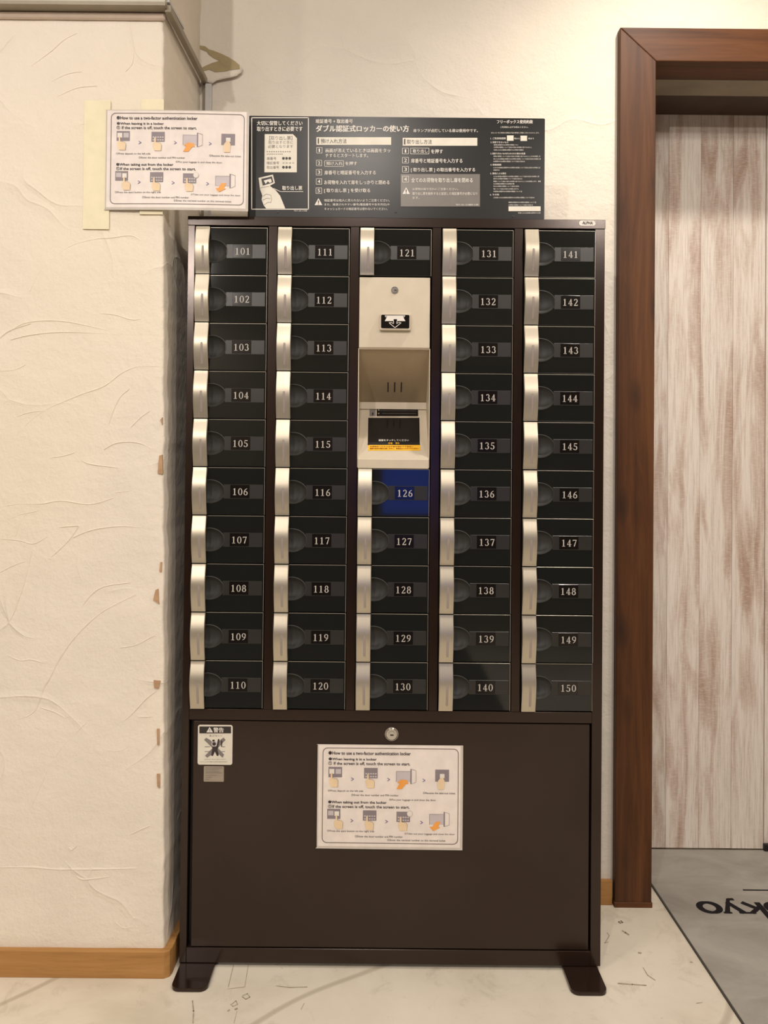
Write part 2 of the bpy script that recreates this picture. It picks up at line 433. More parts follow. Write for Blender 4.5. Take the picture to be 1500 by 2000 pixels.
# trowel ridges standing proud of the pillar (one tapering bead each), traced in photo pixels
ridges = [
 [(100, 505), (118, 470), (150, 425), (190, 390), (225, 385), (262, 392)][:0] or [(58, 570), (75, 535), (100, 508), (135, 482), (180, 468), (220, 464), (255, 460), (275, 470)],
 [(18, 648), (45, 632), (85, 626), (130, 628), (170, 636), (205, 644), (240, 652)],
 [(20, 664), (55, 655), (110, 649), (170, 650), (238, 654)],
 [(195, 612), (225, 615), (255, 624), (275, 624)],
 [(32, 852), (55, 826), (90, 800), (130, 782), (165, 768), (205, 753), (240, 727), (275, 715), (310, 716)],
 [(212, 830), (222, 800), (235, 775), (252, 760)], [(255, 835), (275, 815), (292, 803)],
 [(100, 894), (125, 890), (145, 884)], [(203, 878), (225, 866), (255, 863), (280, 868), (300, 880)],
 [(160, 900), (180, 907), (235, 914)], [(225, 962), (245, 960), (258, 958)],
 [(0, 990), (40, 984), (80, 984), (120, 978), (175, 985), (220, 973)],
 [(0, 1118), (25, 1105), (50, 1096)], [(15, 1220), (30, 1190), (50, 1130), (65, 1066)], [(0, 1052), (40, 1056), (66, 1062), (92, 1048)],
 [(100, 1088), (130, 1060), (152, 1030), (148, 1027), (115, 1030)], [(142, 1050), (180, 1035), (230, 1028), (275, 1030)],
 [(265, 1162), (230, 1178), (190, 1202), (150, 1240), (120, 1280), (98, 1322), (85, 1345), (75, 1375), (60, 1395), (25, 1408), (0, 1420)],
 [(162, 1182), (180, 1160), (205, 1145), (255, 1138)], [(15, 1280), (40, 1290), (60, 1288), (85, 1295)],
 [(233, 1265), (265, 1260), (300, 1242), (308, 1246)], [(168, 1412), (130, 1450), (100, 1490), (78, 1540), (60, 1580)],
 [(243, 1408), (262, 1390), (285, 1365), (305, 1350)], [(270, 1400), (295, 1400)], [(80, 1382), (105, 1390), (128, 1402)],
 [(55, 1000), (40, 1020), (30, 1050)], [(15, 1015), (40, 1005), (75, 998)], [(205, 1465), (235, 1466), (255, 1455)],
 [(60, 130), (100, 100), (125, 78), (150, 65)], [(100, 160), (130, 145), (160, 140)], [(245, 140), (258, 125), (262, 100)],
 [(30, 815), (60, 805), (95, 803)], [(110, 190), (150, 172), (190, 168)], [(255, 1630), (275, 1620), (295, 1612)],
 [(0, 1694), (60, 1694), (110, 1698), (170, 1698), (230, 1697), (270, 1696)], [(150, 1712), (165, 1718), (215, 1712)],
 [(135, 1655), (140, 1660), (150, 1652)], [(225, 1800), (240, 1812), (258, 1810)], [(0, 725), (30, 722), (50, 712)], [(0, 660), (20, 645), (60, 632)],
]
rb = MB()
for ln in ridges:
    P = [W(a, b, -.0305) for a, b in ln]
    pts = []
    for i in range(len(P)-1):
        p0 = P[max(i-1, 0)]; p1 = P[i]; p2 = P[i+1]; p3 = P[min(i+2, len(P)-1)]
        for t in (0, .25, .5, .75):
            pts.append(.5*((2*p1)+(-p0+p2)*t+(2*p0-5*p1+4*p2-p3)*t*t+(-p0+3*p1-3*p2+p3)*t**3))
    pts.append(P[-1]); n = len(pts); wide = .0030 if len(ln) > 5 or ln[0][1] == 1694 else .002
    wide *= 1.7 if ln[0] == (0, 1694) else 1
    base = len(rb.v); vs = []
    for i, p in enumerate(pts):
        d = (pts[min(i+1, n-1)]-pts[max(i-1, 0)]).normalized(); q = Vector((-d.z, 0, d.x))
        k = math.sin(math.pi*(i+.5)/n)**.5*(.75+.45*noise.noise(p*40))
        vs += [p+q*wide*k+Vector((0, .0015, 0)), p+q*wide*.3*k-Vector((0, .0014*k, 0)), p-q*wide*.3*k-Vector((0, .0011*k, 0)), p-q*wide*k+Vector((0, .0015, 0))]
    fs = [(i*4+j, i*4+j+1, i*4+5+j, i*4+4+j) for i in range(n-1) for j in range(3)]
    rb.add(vs, fs)
ro = rb.build('trowel_ridge', 'plaster', pil); ro['kind'] = 'stuff'
for p in ro.data.polygons: p.use_smooth = True
# bare brown chips along the pillar's corner
for pts in ([(312, 890), (318, 888), (319, 926), (309, 925), (310, 905)], [(314, 820), (318, 815), (318, 830)],
            [(305, 1152), (310, 1150), (311, 1175), (312, 1180), (300, 1172)], [(301, 1329), (314, 1330), (311, 1345), (302, 1344)],
            [(307, 1424), (312, 1424), (312, 1456), (308, 1455)], [(307, 1512), (313, 1512), (313, 1540), (308, 1536)], [(314, 1098), (317, 1098), (316, 1118), (312, 1116)]):
    MB().prism([W(a-1, b, -.0335) for a, b in pts], (0, .006, 0)).build('paint_chip', 'chip', pil)

# casing of the opening on the right
door = thing('door_1', None, None); struct(door)
YF = WY-.022
sp = [(CX0, YF, 0), (CX1, YF, 0), (CX1, YF, CZ0), (CX0, YF, CZ1)]
def bevel_obj(o, wd=.002, seg=2):
    md = o.modifiers.new('bevel', 'BEVEL'); md.width = wd; md.segments = seg; md.limit_method = 'ANGLE'; return o
bevel_obj(MB().prism(sp, (0, .10, 0)).build('side_casing', 'wood_v', door), .0025)
bevel_obj(MB().prism([(CX0, YF, CZ1), (CX1, YF, CZ0), (2.2, YF, CZ0), (2.2, YF, CZ1)], (0, .10, 0)).build('head_casing', 'wood_h', door), .0025)
bevel_obj(MB().box(2.2, 2.3, YF, YF+.1, 0, CZ1).build('side_casing', 'wood_v', door), .0025)
MB().box(CX0-.0015, CX1+.0015, YF-.0025, YF+.05, 0, .014, .001).build('casing_foot', 'wood_h', door)
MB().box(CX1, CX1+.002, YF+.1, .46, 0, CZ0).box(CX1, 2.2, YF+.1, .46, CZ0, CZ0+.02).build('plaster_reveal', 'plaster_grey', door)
bevel_obj(MB().box(CX1-.01, CX1+.002, .46, .582, 0, CZ0+.004).build('rear_side_lining', 'wood_dark', door))
bevel_obj(MB().box(CX1, 2.2, .46, .582, CZ0-.001, CZ0+.03).build('rear_head_lining', 'wood_dark', door))
pe = [W(p, 1100, .583).x for p in (1302.5, 1366, 1429, 1493)]
pw = (pe[3]-pe[0])/3
for i in range(-1, 3):
    x0 = pe[0]+i*pw
    MB().box(x0+.0003, x0+pw-.0003, .583+random.uniform(0, .0006), .61, .0095, 2.42, .0006).build('plank', 'plank', door)
for i in range(6):
    x0 = pe[3]+.004+i*pw
    MB().box(x0+.0003, x0+pw-.0003, .587, .61, .0095, 2.42, .0006).build('plank', 'plank', door)
MB().box(pe[0]-pw, 2.3, .604, .64, 0, 2.45).build('door_core', 'wood_dark', door)
MB().box(pe[3]-.002, pe[3]+.05, .571, .584, .007, .028, .002).build('floor_pivot', 'black_frame', door)

# baseboards, rail and mouldings
bb = MB(); fx = cornerx(.03)
bb.prism([(-1.35, -.044, 0), (fx+.004, -.044, 0), (fx+.016, -.036, 0), (fx+.019, -.022, 0), (fx+.016, -.012, 0), (fx+.016, -.02, 0), (-1.35, -.02, 0)][:4]+[(fx+.018, WY-.01, 0), (fx+.002, WY-.01, 0), (fx-.01, -.02, 0), (-1.35, -.02, 0)], (0, 0, .062))
o = struct(bevel_obj(bb.build('baseboard_left', 'base_wood'), .0015))
o = struct(bevel_obj(MB().box(.30, CX0-.004, WY-.013, WY, 0, .066).build('baseboard_back', 'base_wood'), .0015))
zr = 2.262
o = struct(bevel_obj(MB().box(-1.35, -.5075, -.062, -.02, zr, CEIL-.2).build('trim_1', 'railpaint'), .002))
MB().box(-1.35, -.5065, -.064, -.03, zr-.008, zr).build('lower_bead', 'rail', o)
MB().box(-1.35, -.515, -.0375, -.03, zr-.026, zr-.008, .003).build('rail_shade_strip', 'rail_shade', o)  # strip that paints the rail's shade on the plaster below it
o = struct(bevel_obj(MB().prism([(-.512, -.05, 2.247), (-.497, -.05, 2.247), (-.486, WY, 2.247), (-.50, WY, 2.247)], (0, 0, .017)).build('trim_2', 'rail'), .002))
MB().prism([(-.509, -.05, 2.270), (-.501, -.05, 2.270), (-.494, .06, 2.270), (-.502, .06, 2.270)], (0, 0, .007)).build('clip_rail', 'duct', o)
d0 = W(399, 300, WY-.01).x; d1 = W(412, 300, WY-.01).x; dz = W(405, 163, WY-.01).z
o = struct(bevel_obj(MB().box(d0, d1, WY-.012, WY, .07, dz).build('trim_3', 'duct'), .002))
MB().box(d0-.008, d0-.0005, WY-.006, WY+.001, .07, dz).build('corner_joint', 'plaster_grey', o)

# torn flap of wallpaper in the upper corner
def crop2(x, y): return (300+x/6.818, y/6.818)
def flapY(px, py):
    t = max(0, min(1, (px-392)/85)); s = max(0, min(1, (py-100)/65))
    return WY-.0015-.016*(s**1.3)*(.35+.65*t)
out = [(598, 612), (640, 604), (700, 622), (800, 668), (900, 712), (1000, 764), (1090, 824), (1160, 880), (1192, 935), (1180, 990), (1120, 1040), (1030, 1064), (930, 1080), (850, 1100), (795, 1135), (700, 1110), (655, 1060), (640, 980), (618, 900), (604, 800), (600, 700)]
def flap_mesh(outl, lift, thick, name, mat, parent):
    bm = bmesh.new(); cx = sum(p[0] for p in outl)/len(outl); cy = sum(p[1] for p in outl)/len(outl)
    rings = []
    for k in (1., .8, .55, .3):
        ring = []
        for x, y in outl:
            qx, qy = crop2(cx+(x-cx)*k, cy+(y-cy)*k); v = W(qx, qy, WY); v.y = flapY(qx, qy)-lift; ring.append(bm.verts.new(v))
        rings.append(ring)
    n = len(outl)
    for a, b in zip(rings, rings[1:]):
        for i in range(n): bm.faces.new((a[i], a[(i+1) % n], b[(i+1) % n], b[i]))
    bm.faces.new(rings[-1])
    bmesh.ops.recalc_face_normals(bm, faces=bm.faces[:])
    me = bpy.data.meshes.new(name); bm.to_mesh(me); bm.free(); me.materials.append(M[mat])
    for p in me.polygons: p.use_smooth = True
    o = link(name, me, parent)
    if thick: md = o.modifiers.new('s', 'SOLIDIFY'); md.thickness = thick; md.offset = 0
    return o
fl = flap_mesh(out, 0, .0008, 'wallpaper_flap', 'plaster_back', None)
tag(fl, 'torn curling flap of wallpaper with olive marks in the upper wall corner', 'wallpaper')
sp_ = MB()
marks = [[(602, 612), (690, 624), (722, 660), (800, 682), (900, 722), (1000, 772), (1090, 832), (1150, 890), (1160, 945), (1020, 958), (930, 900), (880, 824), (800, 782), (735, 735), (690, 655), (640, 640), (604, 650)],
         [(655, 910), (720, 880), (790, 850), (880, 824), (930, 900), (1020, 958), (960, 975), (830, 982), (780, 958), (740, 940), (662, 965)]]
for mk in marks:
    vs = []
    for x, y in mk:
        qx, qy = crop2(x, y); v = W(qx, qy, WY); v.y = flapY(qx, qy)-.0016; vs.append(v)
    c = sum(vs, Vector())/len(vs); c.y = flapY(*crop2(sum(p[0] for p in mk)/len(mk), sum(p[1] for p in mk)/len(mk)))-.0022
    sp_.add(vs+[c], [(i, (i+1) % len(vs), len(vs)) for i in range(len(vs))])
sp_.build('glue_stain', 'residue', fl)

# floor mat with lettering printed on it
MX0 = .792
mt = thing('floor_mat', 'grey mottled floor mat with black upside-down lettering in the doorway', 'mat', (0, 0, 0))
bevel_obj(MB().box(MX0, 2.1, -1.1, .5835, 0.0, .006).build('mat_body', 'mat', mt), .002)
MB().box(MX0-.0035, MX0+.0005, -1.1, .5835, 0, .0045).build('mat_border', 'mat_edge', mt)
dm = Draw(lambda x, y, l: Vector((x, y, .0066)))
# lettering runs right to left and stands on its head, as the mat faces people coming out
def stroke_letters(k, word, mk, adv):
    """slab-serif letters from strokes (x, y, half width); x-height 1"""
    LT = {'o': [[(.56+.50*math.cos(a*math.pi/12), .5+.46*math.sin(a*math.pi/12), .08+.05*abs(math.cos(a*math.pi/12))) for a in range(25)]],
          'y': [[(.12, .98, .12), (.60, .02, .11)], [(1.02, .98, .10), (.42, -.28, .07)], [(.42, -.28, .07), (.14, -.28, .08)], [(-.06, .97, .055), (.36, .97, .055)], [(.80, .97, .055), (1.18, .97, .055)]],
          'k': [[(.20, .02, .12), (.20, 1.48, .12)], [(.28, .44, .09), (.92, .98, .09)], [(.44, .60, .11), (1.0, .02, .11)], [(.74, .97, .055), (1.12, .97, .055)], [(-.02, 1.47, .055), (.22, 1.47, .055)]],
          'T': [[(.56, .02, .12), (.56, 1.40, .12)], [(0, 1.38, .09), (1.12, 1.38, .09)], [(.3, .04, .055), (.82, .04, .055)]]}
    n_ = 0
    for i, ch in enumerate(word):
        for st in LT[ch]:
            for (x0, y0, w0), (x1, y1, w1) in zip(st, st[1:]):
                d = Vector((x1-x0, y1-y0)); d.normalize(); q = Vector((-d.y, d.x)); e = d*.03; n_ += 1
                P = [Vector((x0, y0))-e+q*w0*1.3, Vector((x1, y1))+e+q*w1*1.3, Vector((x1, y1))+e-q*w1*1.3, Vector((x0, y0))-e-q*w0*1.3]
                k.add([mk(i*adv+p.x, p.y, n_) for p in P], [(0, 1, 2, 3)])
XH = .051
stroke_letters(dm.lay('mat_black'), 'Tokyo', lambda x, y, n_: Vector((.8765+(4*1.2+1.12-x)*XH, .286-y*XH*1.02, .0068+.000004*n_)), 1.2)
dm.rect('mat_black', 1.038, .346, 1.30, .352)
dm.build(mt, {'mat_black': 'lettering'})

# marks on the floor: scuffs and one old sticker outline
def G(px, py):
    x = px+(py-1000)*RHO; y = py-(px-750)*RHO
    a = (x-740)/FPX; b = -(y-905)/FPX; ry = math.cos(TH)-b*math.sin(TH); rz = math.sin(TH)+b*math.cos(TH)
    t = -EYE/rz; return (a*t, -DIST+ry*t)
M['scuff'] = flat('floor_scuff', (176, 164, 142), .7, var=.3, scale=60)
fo = bpy.data.objects['floor']
dsc = Draw(lambda x, y, l: Vector((G(x, y)[0], G(x, y)[1], .0006)))
for pts, wd in (([(456, 1885), (446, 1928)], 1.2), ([(485, 1885), (478, 1928), (444, 1932)], 1.), ([(376, 1955), (378, 1975), (377, 1998)], 2.6),
                ([(452, 1962), (461, 1955), (464, 1962), (455, 1966), (450, 1962)], 1.3), ([(474, 1945), (483, 1941), (488, 1948), (480, 1952), (473, 1947)], 1.5),
                ([(459, 1972), (463, 1970)], 3), ([(445, 1975), (448, 1973)], 3), ([(463, 1975), (457, 1999)], .8),
                ([(1208, 1801), (1213, 1799), (1216, 1802), (1211, 1803), (1208, 1801)], 2.2), ([(1215, 1818), (1222, 1822), (1228, 1826)], 2.6),
                ([(1186, 1822), (1190, 1828), (1184, 1838), (1181, 1842), (1188, 1840)], 1.1), ([(1247, 1861), (1252, 1862)], 3),
                ([(1207, 1921), (1235, 1923), (1262, 1925)], 2.2), ([(540, 1926), (565, 1929), (600, 1928)], 1.6), ([(588, 1972), (594, 1960)], 1.2),
                ([(1256, 1890), (1265, 1905), (1280, 1915)], 1.4), ([(1348, 1879), (1352, 1880)], 2.4), ([(1360, 1960), (1372, 1958)], 1.4)):
    dsc.line('scuff', pts, wd)
dsc.build(fo, {'scuff': 'scuff_mark'})

# ------------------------------------------------------------------ the locker cabinet
LX0, LX1, LZ0, LZ1, LD = -.4632, .5350, .0105, 1.7853, .262
cab = thing('locker_cabinet', 'tall brown steel cabinet of numbered black locker doors standing against the wall', 'locker', ((LX0+LX1)/2, .13, 0))
CO = cab.location.copy()
def part(mb, name, mat, parent=cab, smooth=False):
    """parts are authored in world coordinates and hung under the cabinet"""
    me = mb.mesh(name, mat, smooth); base = CO if parent is cab else CO
    o = link(name, me, parent)
    if parent is cab: o.location = -CO
    return o
HX = [-.4432+.19625*i for i in range(5)]           # left edge of each column of doors
DW, DHT, RP, RZ = .1706, .1128, .11492, 1.7588      # door width, height, row pitch, top of first row
yb = 0.
part(MB().box(LX0, LX0+.0165, 0, LD, LZ0, 1.7632, .0008), 'side_panel', 'brown')
part(MB().box(LX1-.0235, LX1, 0, LD, LZ0, 1.7632, .0008), 'side_panel', 'brown')
part(MB().box(LX0-.0008, LX1+.0008, -.0015, LD, 1.7632, LZ1, .001), 'top_panel', 'brown')
part(MB().box(LX0+.0165, LX1-.0235, LD-.002, LD, LZ0, 1.7632), 'back_panel', 'brown')
for i in range(4):
    a = HX[i]+DW+.0022; b = HX[i+1]-.0022
    part(MB().box(a, b, 0, LD-.004, .6095, 1.7632, .0008), 'upright', 'brown')
part(MB().box(LX0+.0165, LX1-.0235, 0, LD-.004, .5835, .6095, .0008), 'middle_rail', 'brown')
part(MB().box(LX0+.0165, LX1-.0235, 0, LD-.004, LZ0, .0455, .0009), 'base_rail', 'brown')
# dark carcass behind the doors (the gaps show it)
for i in range(5):
    if i == 2:
        part(MB().box(HX[i]-.003, HX[i]+DW+.003, .02, LD-.006, 1.6462, 1.7632), 'compartment_block', 'gap')
        part(MB().box(HX[i]-.003, HX[i]+DW+.003, .02, LD-.006, .611, 1.183), 'compartment_block', 'gap')
    else:
        part(MB().box(HX[i]-.003, HX[i]+DW+.003, .02, LD-.006, .611, 1.7632), 'compartment_block', 'gap')
part(MB().box(LX0+.018, LX1-.026, .018, .03, .046, .583), 'lower_compartment', 'gap')
sp = part(MB().box(-.4366, .5068, .0012, .018, .0478, .5812, .0012), 'service_door', 'brown')
# feet
def foot(x0, x1, skew):
    y0 = -.089; pts = []
    for cx, cy, a0 in ((x1-.018, y0+.018, 270), (x0+.018, y0+.018, 180)):
        seq = range(7) if a0 == 270 else range(7)
        for k in seq:
            a = math.radians(a0+90-15*k) if a0 == 270 else math.radians(a0+90-15*k)
            pts.append((cx+.018*math.cos(a), cy+.018*math.sin(a)))
    pts = [(x1, .03)]+pts[:7]+[p for p in pts[7:]][::1]+[(x0, .03)]
    # order: right back, right front arc, left front arc, left back
    arcR = [(x1-.018+.018*math.cos(math.radians(-15*k)), y0+.018+.018*math.sin(math.radians(-15*k))) for k in range(7)]
    arcL = [(x0+.018+.018*math.cos(math.radians(270-15*k)), y0+.018+.018*math.sin(math.radians(270-15*k))) for k in range(7)]
    ring = [(x1, .04)]+arcR+arcL+[(x0, .04)]
    mb = MB().prism([(x, y, .0012) for x, y in ring], (0, 0, .0082))
    return bevel_obj(part(mb, 'foot_plate', 'brown'), .0008)
foot(-.4600, -.3775, 1); foot(.4455, .5275, -1)

# digits: serif strokes (x, y, half width) on a 0..1 high grid
def arc(cx, cy, rx, ry, a0, a1, n, wthin, wthick):
    out = []
    for i in range(n+1):
        a = math.radians(a0+(a1-a0)*i/n); out.append((cx+rx*math.cos(a), cy+ry*math.sin(a), wthin+(wthick-wthin)*abs(math.cos(a))**1.3))
    return out
DIG = {
 '1': [[(.30, .03, .075), (.30, .97, .075)], [(.30, .95, .03), (.12, .84, .03)], [(.10, .03, .032), (.50, .03, .032)]],
 '0': [arc(.32, .5, .235, .47, 0, 360, 24, .03, .075)],
 '2': [arc(.30, .72, .20, .25, 165, -30, 10, .035, .075)+[(.36, .42, .06), (.08, .06, .035)], [(.06, .05, .055), (.56, .05, .055)], [(.56, .03, .03), (.58, .2, .02)]],
 '3': [arc(.28, .74, .19, .23, 155, -70, 9, .035, .07), arc(.28, .28, .23, .25, 80, -155, 11, .035, .08)],
 '4': [[(.40, .03, .07), (.40, .97, .07)], [(.40, .95, .03), (.05, .30, .03)], [(.03, .28, .04), (.62, .28, .04)], [(.25, .03, .03), (.55, .03, .03)]],
 '5': [[(.14, .93, .055), (.54, .93, .055)], [(.16, .95, .03), (.13, .55, .03)], arc(.27, .31, .24, .28, 115, -155, 12, .035, .08)],
 '6': [arc(.31, .29, .22, .26, 0, 360, 18, .035, .075), [(.11, .30, .075), (.13, .55, .07), (.26, .80, .05), (.50, .96, .025)]],
 '7': [[(.06, .92, .055), (.58, .92, .055)], [(.56, .92, .03), (.40, .5, .06), (.26, .03, .075)], [(.06, .95, .02), (.05, .78, .02)]],
 '8': [arc(.31, .74, .18, .22, 0, 360, 16, .035, .07), arc(.31, .27, .22, .25, 0, 360, 18, .035, .08)],
 '9': [arc(.31, .69, .22, .27, 0, 360, 18, .035, .075), [(.52, .68, .075), (.50, .45, .07), (.38, .2, .05), (.13, .04, .025)]],
}
def digits_mesh(s, h, adv):
    mb = MB()
    for k, ch in enumerate(s):
        for st in DIG[ch]:
            n = len(st)
            for i in range(n-1):
                x0, y0, w0 = st[i]; x1, y1, w1 = st[i+1]; d = Vector((x1-x0, y1-y0))
                if d.length < 1e-6: continue
                d.normalize(); q = Vector((-d.y, d.x)); e = d*.012
                P = [Vector((x0, y0))-e+q*w0, Vector((x1, y1))+e+q*w1, Vector((x1, y1))+e-q*w1, Vector((x0, y0))-e-q*w0]
                mb.add([(k*adv+p.x*h, 0, p.y*h) for p in P], [(0, 1, 2, 3)])
    return mb
# shared meshes of a door, origin at its left bottom front corner (x right, z up)
HWD = .0338; EC = (.0392, .0555); EA, EB = .0372, .0285
def door_body():
    bm = bmesh.new()
    w_, h_ = DW, DHT; b = .0012
    outer_f = [bm.verts.new(p) for p in ((b, 0, b), (w_-b, 0, b), (w_-b, 0, h_-b), (b, 0, h_-b))]
    outer_m = [bm.verts.new(p) for p in ((0, b, 0), (w_, b, 0), (w_, b, h_), (0, b, h_))]
    outer_b = [bm.verts.new(p) for p in ((0, .016, 0), (w_, .016, 0), (w_, .016, h_), (0, .016, h_))]
    for i in range(4):
        j = (i+1) % 4
        bm.faces.new((outer_m[i], outer_m[j], outer_f[j], outer_f[i])); bm.faces.new((outer_b[i], outer_b[j], outer_m[j], outer_m[i]))
    bm.faces.new(outer_b[::-1])
    N_ = 36; rim = [bm.verts.new((EC[0]+EA*math.cos(2*math.pi*i/N_), 0, EC[1]+EB*math.sin(2*math.pi*i/N_))) for i in range(N_)]
    edges = [bm.edges.get((outer_f[i], outer_f[(i+1) % 4])) for i in range(4)]+[bm.edges.new((rim[i], rim[(i+1) % N_])) for i in range(N_)]
    bmesh.ops.triangle_fill(bm, edges=edges, use_beauty=True)
    # remove fill inside the ellipse if any
    for f in [f for f in bm.faces if abs(f.calc_center_median().y) < 1e-6]:
        c = f.calc_center_median()
        if ((c.x-EC[0])/EA)**2+((c.z-EC[1])/EB)**2 < .97 and all(v in rim for v in f.verts): bm.faces.remove(f)
    bmesh.ops.recalc_face_normals(bm, faces=bm.faces[:])
    me = bpy.data.meshes.new('locker_door'); bm.to_mesh(me); bm.free(); me.materials.append(M['gloss']); return me
def dish():
    mb = MB(); N_ = 36; rings = [(1.0, -.0006), (.955, -.0013), (.91, .0010), (.8, .0062), (.6, .0105), (.35, .0132), (.0, .014)]
    vs = []
    for k, y in rings[:-1]:
        for i in range(N_):
            vs.append((EC[0]+EA*k*math.cos(2*math.pi*i/N_), y, EC[1]+EB*k*math.sin(2*math.pi*i/N_)))
    vs.append((EC[0], rings[-1][1], EC[1])); fs = []
    for r in range(len(rings)-2):
        for i in range(N_): fs.append((r*N_+i, r*N_+(i+1) % N_, (r+1)*N_+(i+1) % N_, (r+1)*N_+i))
    b0 = (len(rings)-2)*N_; fs += [(b0+i, b0+(i+1) % N_, len(vs)-1) for i in range(N_)]
    mb.add(vs, fs); return mb.mesh('finger_recess', 'recess', True)
def handle_mesh():
    mb = MB(); n = 26; h = .1122; prof = []
    for i in range(n+1):
        t = i/n                       # 0 bottom .. 1 top
        y = -.0075-.0085*math.sin(math.pi*min(1, max(0, (t-.02)/.96)))**1.0*(1 if t < .5 else 1)
        y -= .0015*math.exp(-((t-.62)/.22)**2)
        prof.append((y, .0004+h*t))
    prof = [(.001, .0004)]+prof+[(.001, .0004+h)]
    b = .0012
    vs = []
    for y, z in prof:
        vs += [(0, min(y+b, .001), z), (b, y, z), (HWD-b, y, z), (HWD, min(y+b, .001), z), (HWD, min(y+.0045, .001), z), (0, min(y+.0045, .001), z)]
    m_ = 6; fs = []
    for i in range(len(prof)-1):
        for j in range(m_): fs.append((i*m_+j, i*m_+(j+1) % m_, (i+1)*m_+(j+1) % m_, (i+1)*m_+j))
    fs += [tuple(range(m_)), tuple(range((len(prof)-1)*m_, len(prof)*m_))]
    mb.add(vs, fs); return mb.mesh('handle', 'handle', True)
def hy(z):
    t = z/.1122; return -.0075-.0085*math.sin(math.pi*min(1, max(0, (t-.02)/.96)))-.0015*math.exp(-((t-.62)/.22)**2)
def lamp_mesh():
    mb = MB(); vs = []; n = 14; z0, z1, cx, r = .013, .0645, .0195, .0030
    rows = []
    for i in range(n+1):
        z = z0+(z1-z0)*i/n; d = min(z-z0, z1-z); ww = r*(.72 if d < r*.4 else 1)
        y = hy(z)
        vs += [(cx-ww, y+.0003, z), (cx-ww*.7, y-.0006, z), (cx+ww*.7, y-.0006, z), (cx+ww, y+.0003, z)]
    fs = [(i*4+j, i*4+j+1, i*4+5+j, i*4+4+j) for i in range(n) for j in range(3)]
    mb.add(vs, fs); return mb.mesh('status_lamp', 'lamp', True)
BAND = MB().box(EC[0]+EA-.004, DW-.004, -.0009, .002, .0385, .0725, .0006).mesh('label_band', 'satin')
PLATE = MB().box(.0885, .1345, -.0016, .001, .0400, .0715, .0005).mesh('number_plate', 'plate')
RIM = MB().box(HWD+.001, DW, -.0004, .003, DHT-.0012, DHT, .0003).box(DW-.0011, DW, -.0004, .003, 0, DHT-.0012, .0003).mesh('door_rim_highlight', 'edge')  # thin pale strips painting the highlight along top and right door edges
BODY = door_body(); DISH = dish(); HAND = handle_mesh(); LAMP = lamp_mesh()
def make_door(i, r, num):
    x = HX[i]; z = RZ-DHT-RP*r
    jig = random.uniform(-.0004, .0004)
    o = link('locker_door', BODY, cab, Vector((x, jig, z))-CO)
    o.rotation_euler = (random.uniform(-.003, .003), 0, random.uniform(-.004, .004))
    tag(o, 'glossy black locker door numbered %d' % num)
    for nm, me in (('finger_recess', DISH), ('label_band', BAND), ('number_plate', PLATE), ('door_rim_highlight', RIM), ('handle', HAND), ('status_lamp', LAMP)):
        link(nm, me, o)
    d = digits_mesh(str(num), .0165, .0130).mesh('number', 'digit')
    link('number', d, o, (.0935+random.uniform(-.001, .001), -.0019, .0470))
for i in range(5):
    for r in range(10):
        num = 101+10*i+r
        if i == 2 and 1 <= r <= 4: continue
        make_door(i, r, num)

# control unit between the doors of the middle column
TX0, TX1 = HX[2]-.001, HX[2]+DW-.0022
tp = part(MB().box(TX0, TX1, -.0015, .016, 1.4735, 1.6425, .0012), 'upper_control_panel', 'beige'); tag(tp, 'beige upper panel with ticket slot')
c = W(771, 567, -.002)
part(MB().cyl((c.x, c.z), .0088, -.0030, 0).cyl((c.x, c.z), .0062, -.0045, 0), 'key_lock', 'chrome', tp)
part(MB().box(c.x-.0010, c.x+.0042, -.0049, -.004, c.z-.0017, c.z+.0009).box(c.x-.005, c.x+.004, -.0036, -.003, c.z+.0052, c.z+.0068), 'keyhole', 'keyhole', tp)
a = W(742, 612, -.012); b = W(802, 645, -.012)
part(MB().box(a.x, b.x, -.0115, 0, b.z, a.z, .0015), 'ticket_slot_frame', 'beige', tp)
a2 = W(744.5, 614.5, -.013); b2 = W(799.5, 641.5, -.013)
part(MB().prism([(x, -.0122, z) for x, z in rrect(a2.x, b2.z, b2.x, a2.z, .003)], (0, .001, 0)), 'ticket_slot_plate', 'plate', tp)
ds = Draw(lambda x, y, l: W(680+x/8.333, 520+y/8.333, -.0126))
ds.poly('white', [(640, 808), (885, 808), (932, 893), (795, 893), (795, 862), (740, 862), (740, 893), (595, 893)])
ds.line('white', [(600, 805), (925, 805)], 10); ds.line('white', [(602, 808), (612, 832), (640, 808)], 6); ds.line('white', [(922, 808), (908, 832), (885, 808)], 6)
ds.line('white', [(740, 893), (738, 935), (705, 915), (665, 920), (762, 1000), (862, 920), (820, 915), (790, 935), (795, 893)], 9)
for nn, k, mb, st in ds.items({'white': 'slot_arrow_icon'}): part(mb, nn, k, tp)
# hood, back ledge, sloping console
zA, zB, zC = 1.4725, 1.3520, 1.3365; YD = .12
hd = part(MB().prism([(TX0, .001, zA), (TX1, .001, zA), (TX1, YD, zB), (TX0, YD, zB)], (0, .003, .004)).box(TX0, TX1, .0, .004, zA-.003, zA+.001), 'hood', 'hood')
for k in (-1, 0, 1):
    cx = (TX0+TX1)/2+.0035+k*.0165
    P = []
    for t in (.60, .78):
        P.append((.001+(YD-.001)*t-.0006, zA+(zB-zA)*t-.0006))
    part(MB().prism([(cx-.0014, P[0][0], P[0][1]), (cx+.0014, P[0][0], P[0][1]), (cx+.0014, P[1][0], P[1][1]), (cx-.0014, P[1][0], P[1][1])], (0, .0004, .0004)), 'vent_slot', 'keyhole', hd)
part(MB().box(TX0, TX1, YD-.004, YD+.004, zC, zB+.002), 'back_ledge', 'beige')
zF, zL = 1.2080, 1.1852
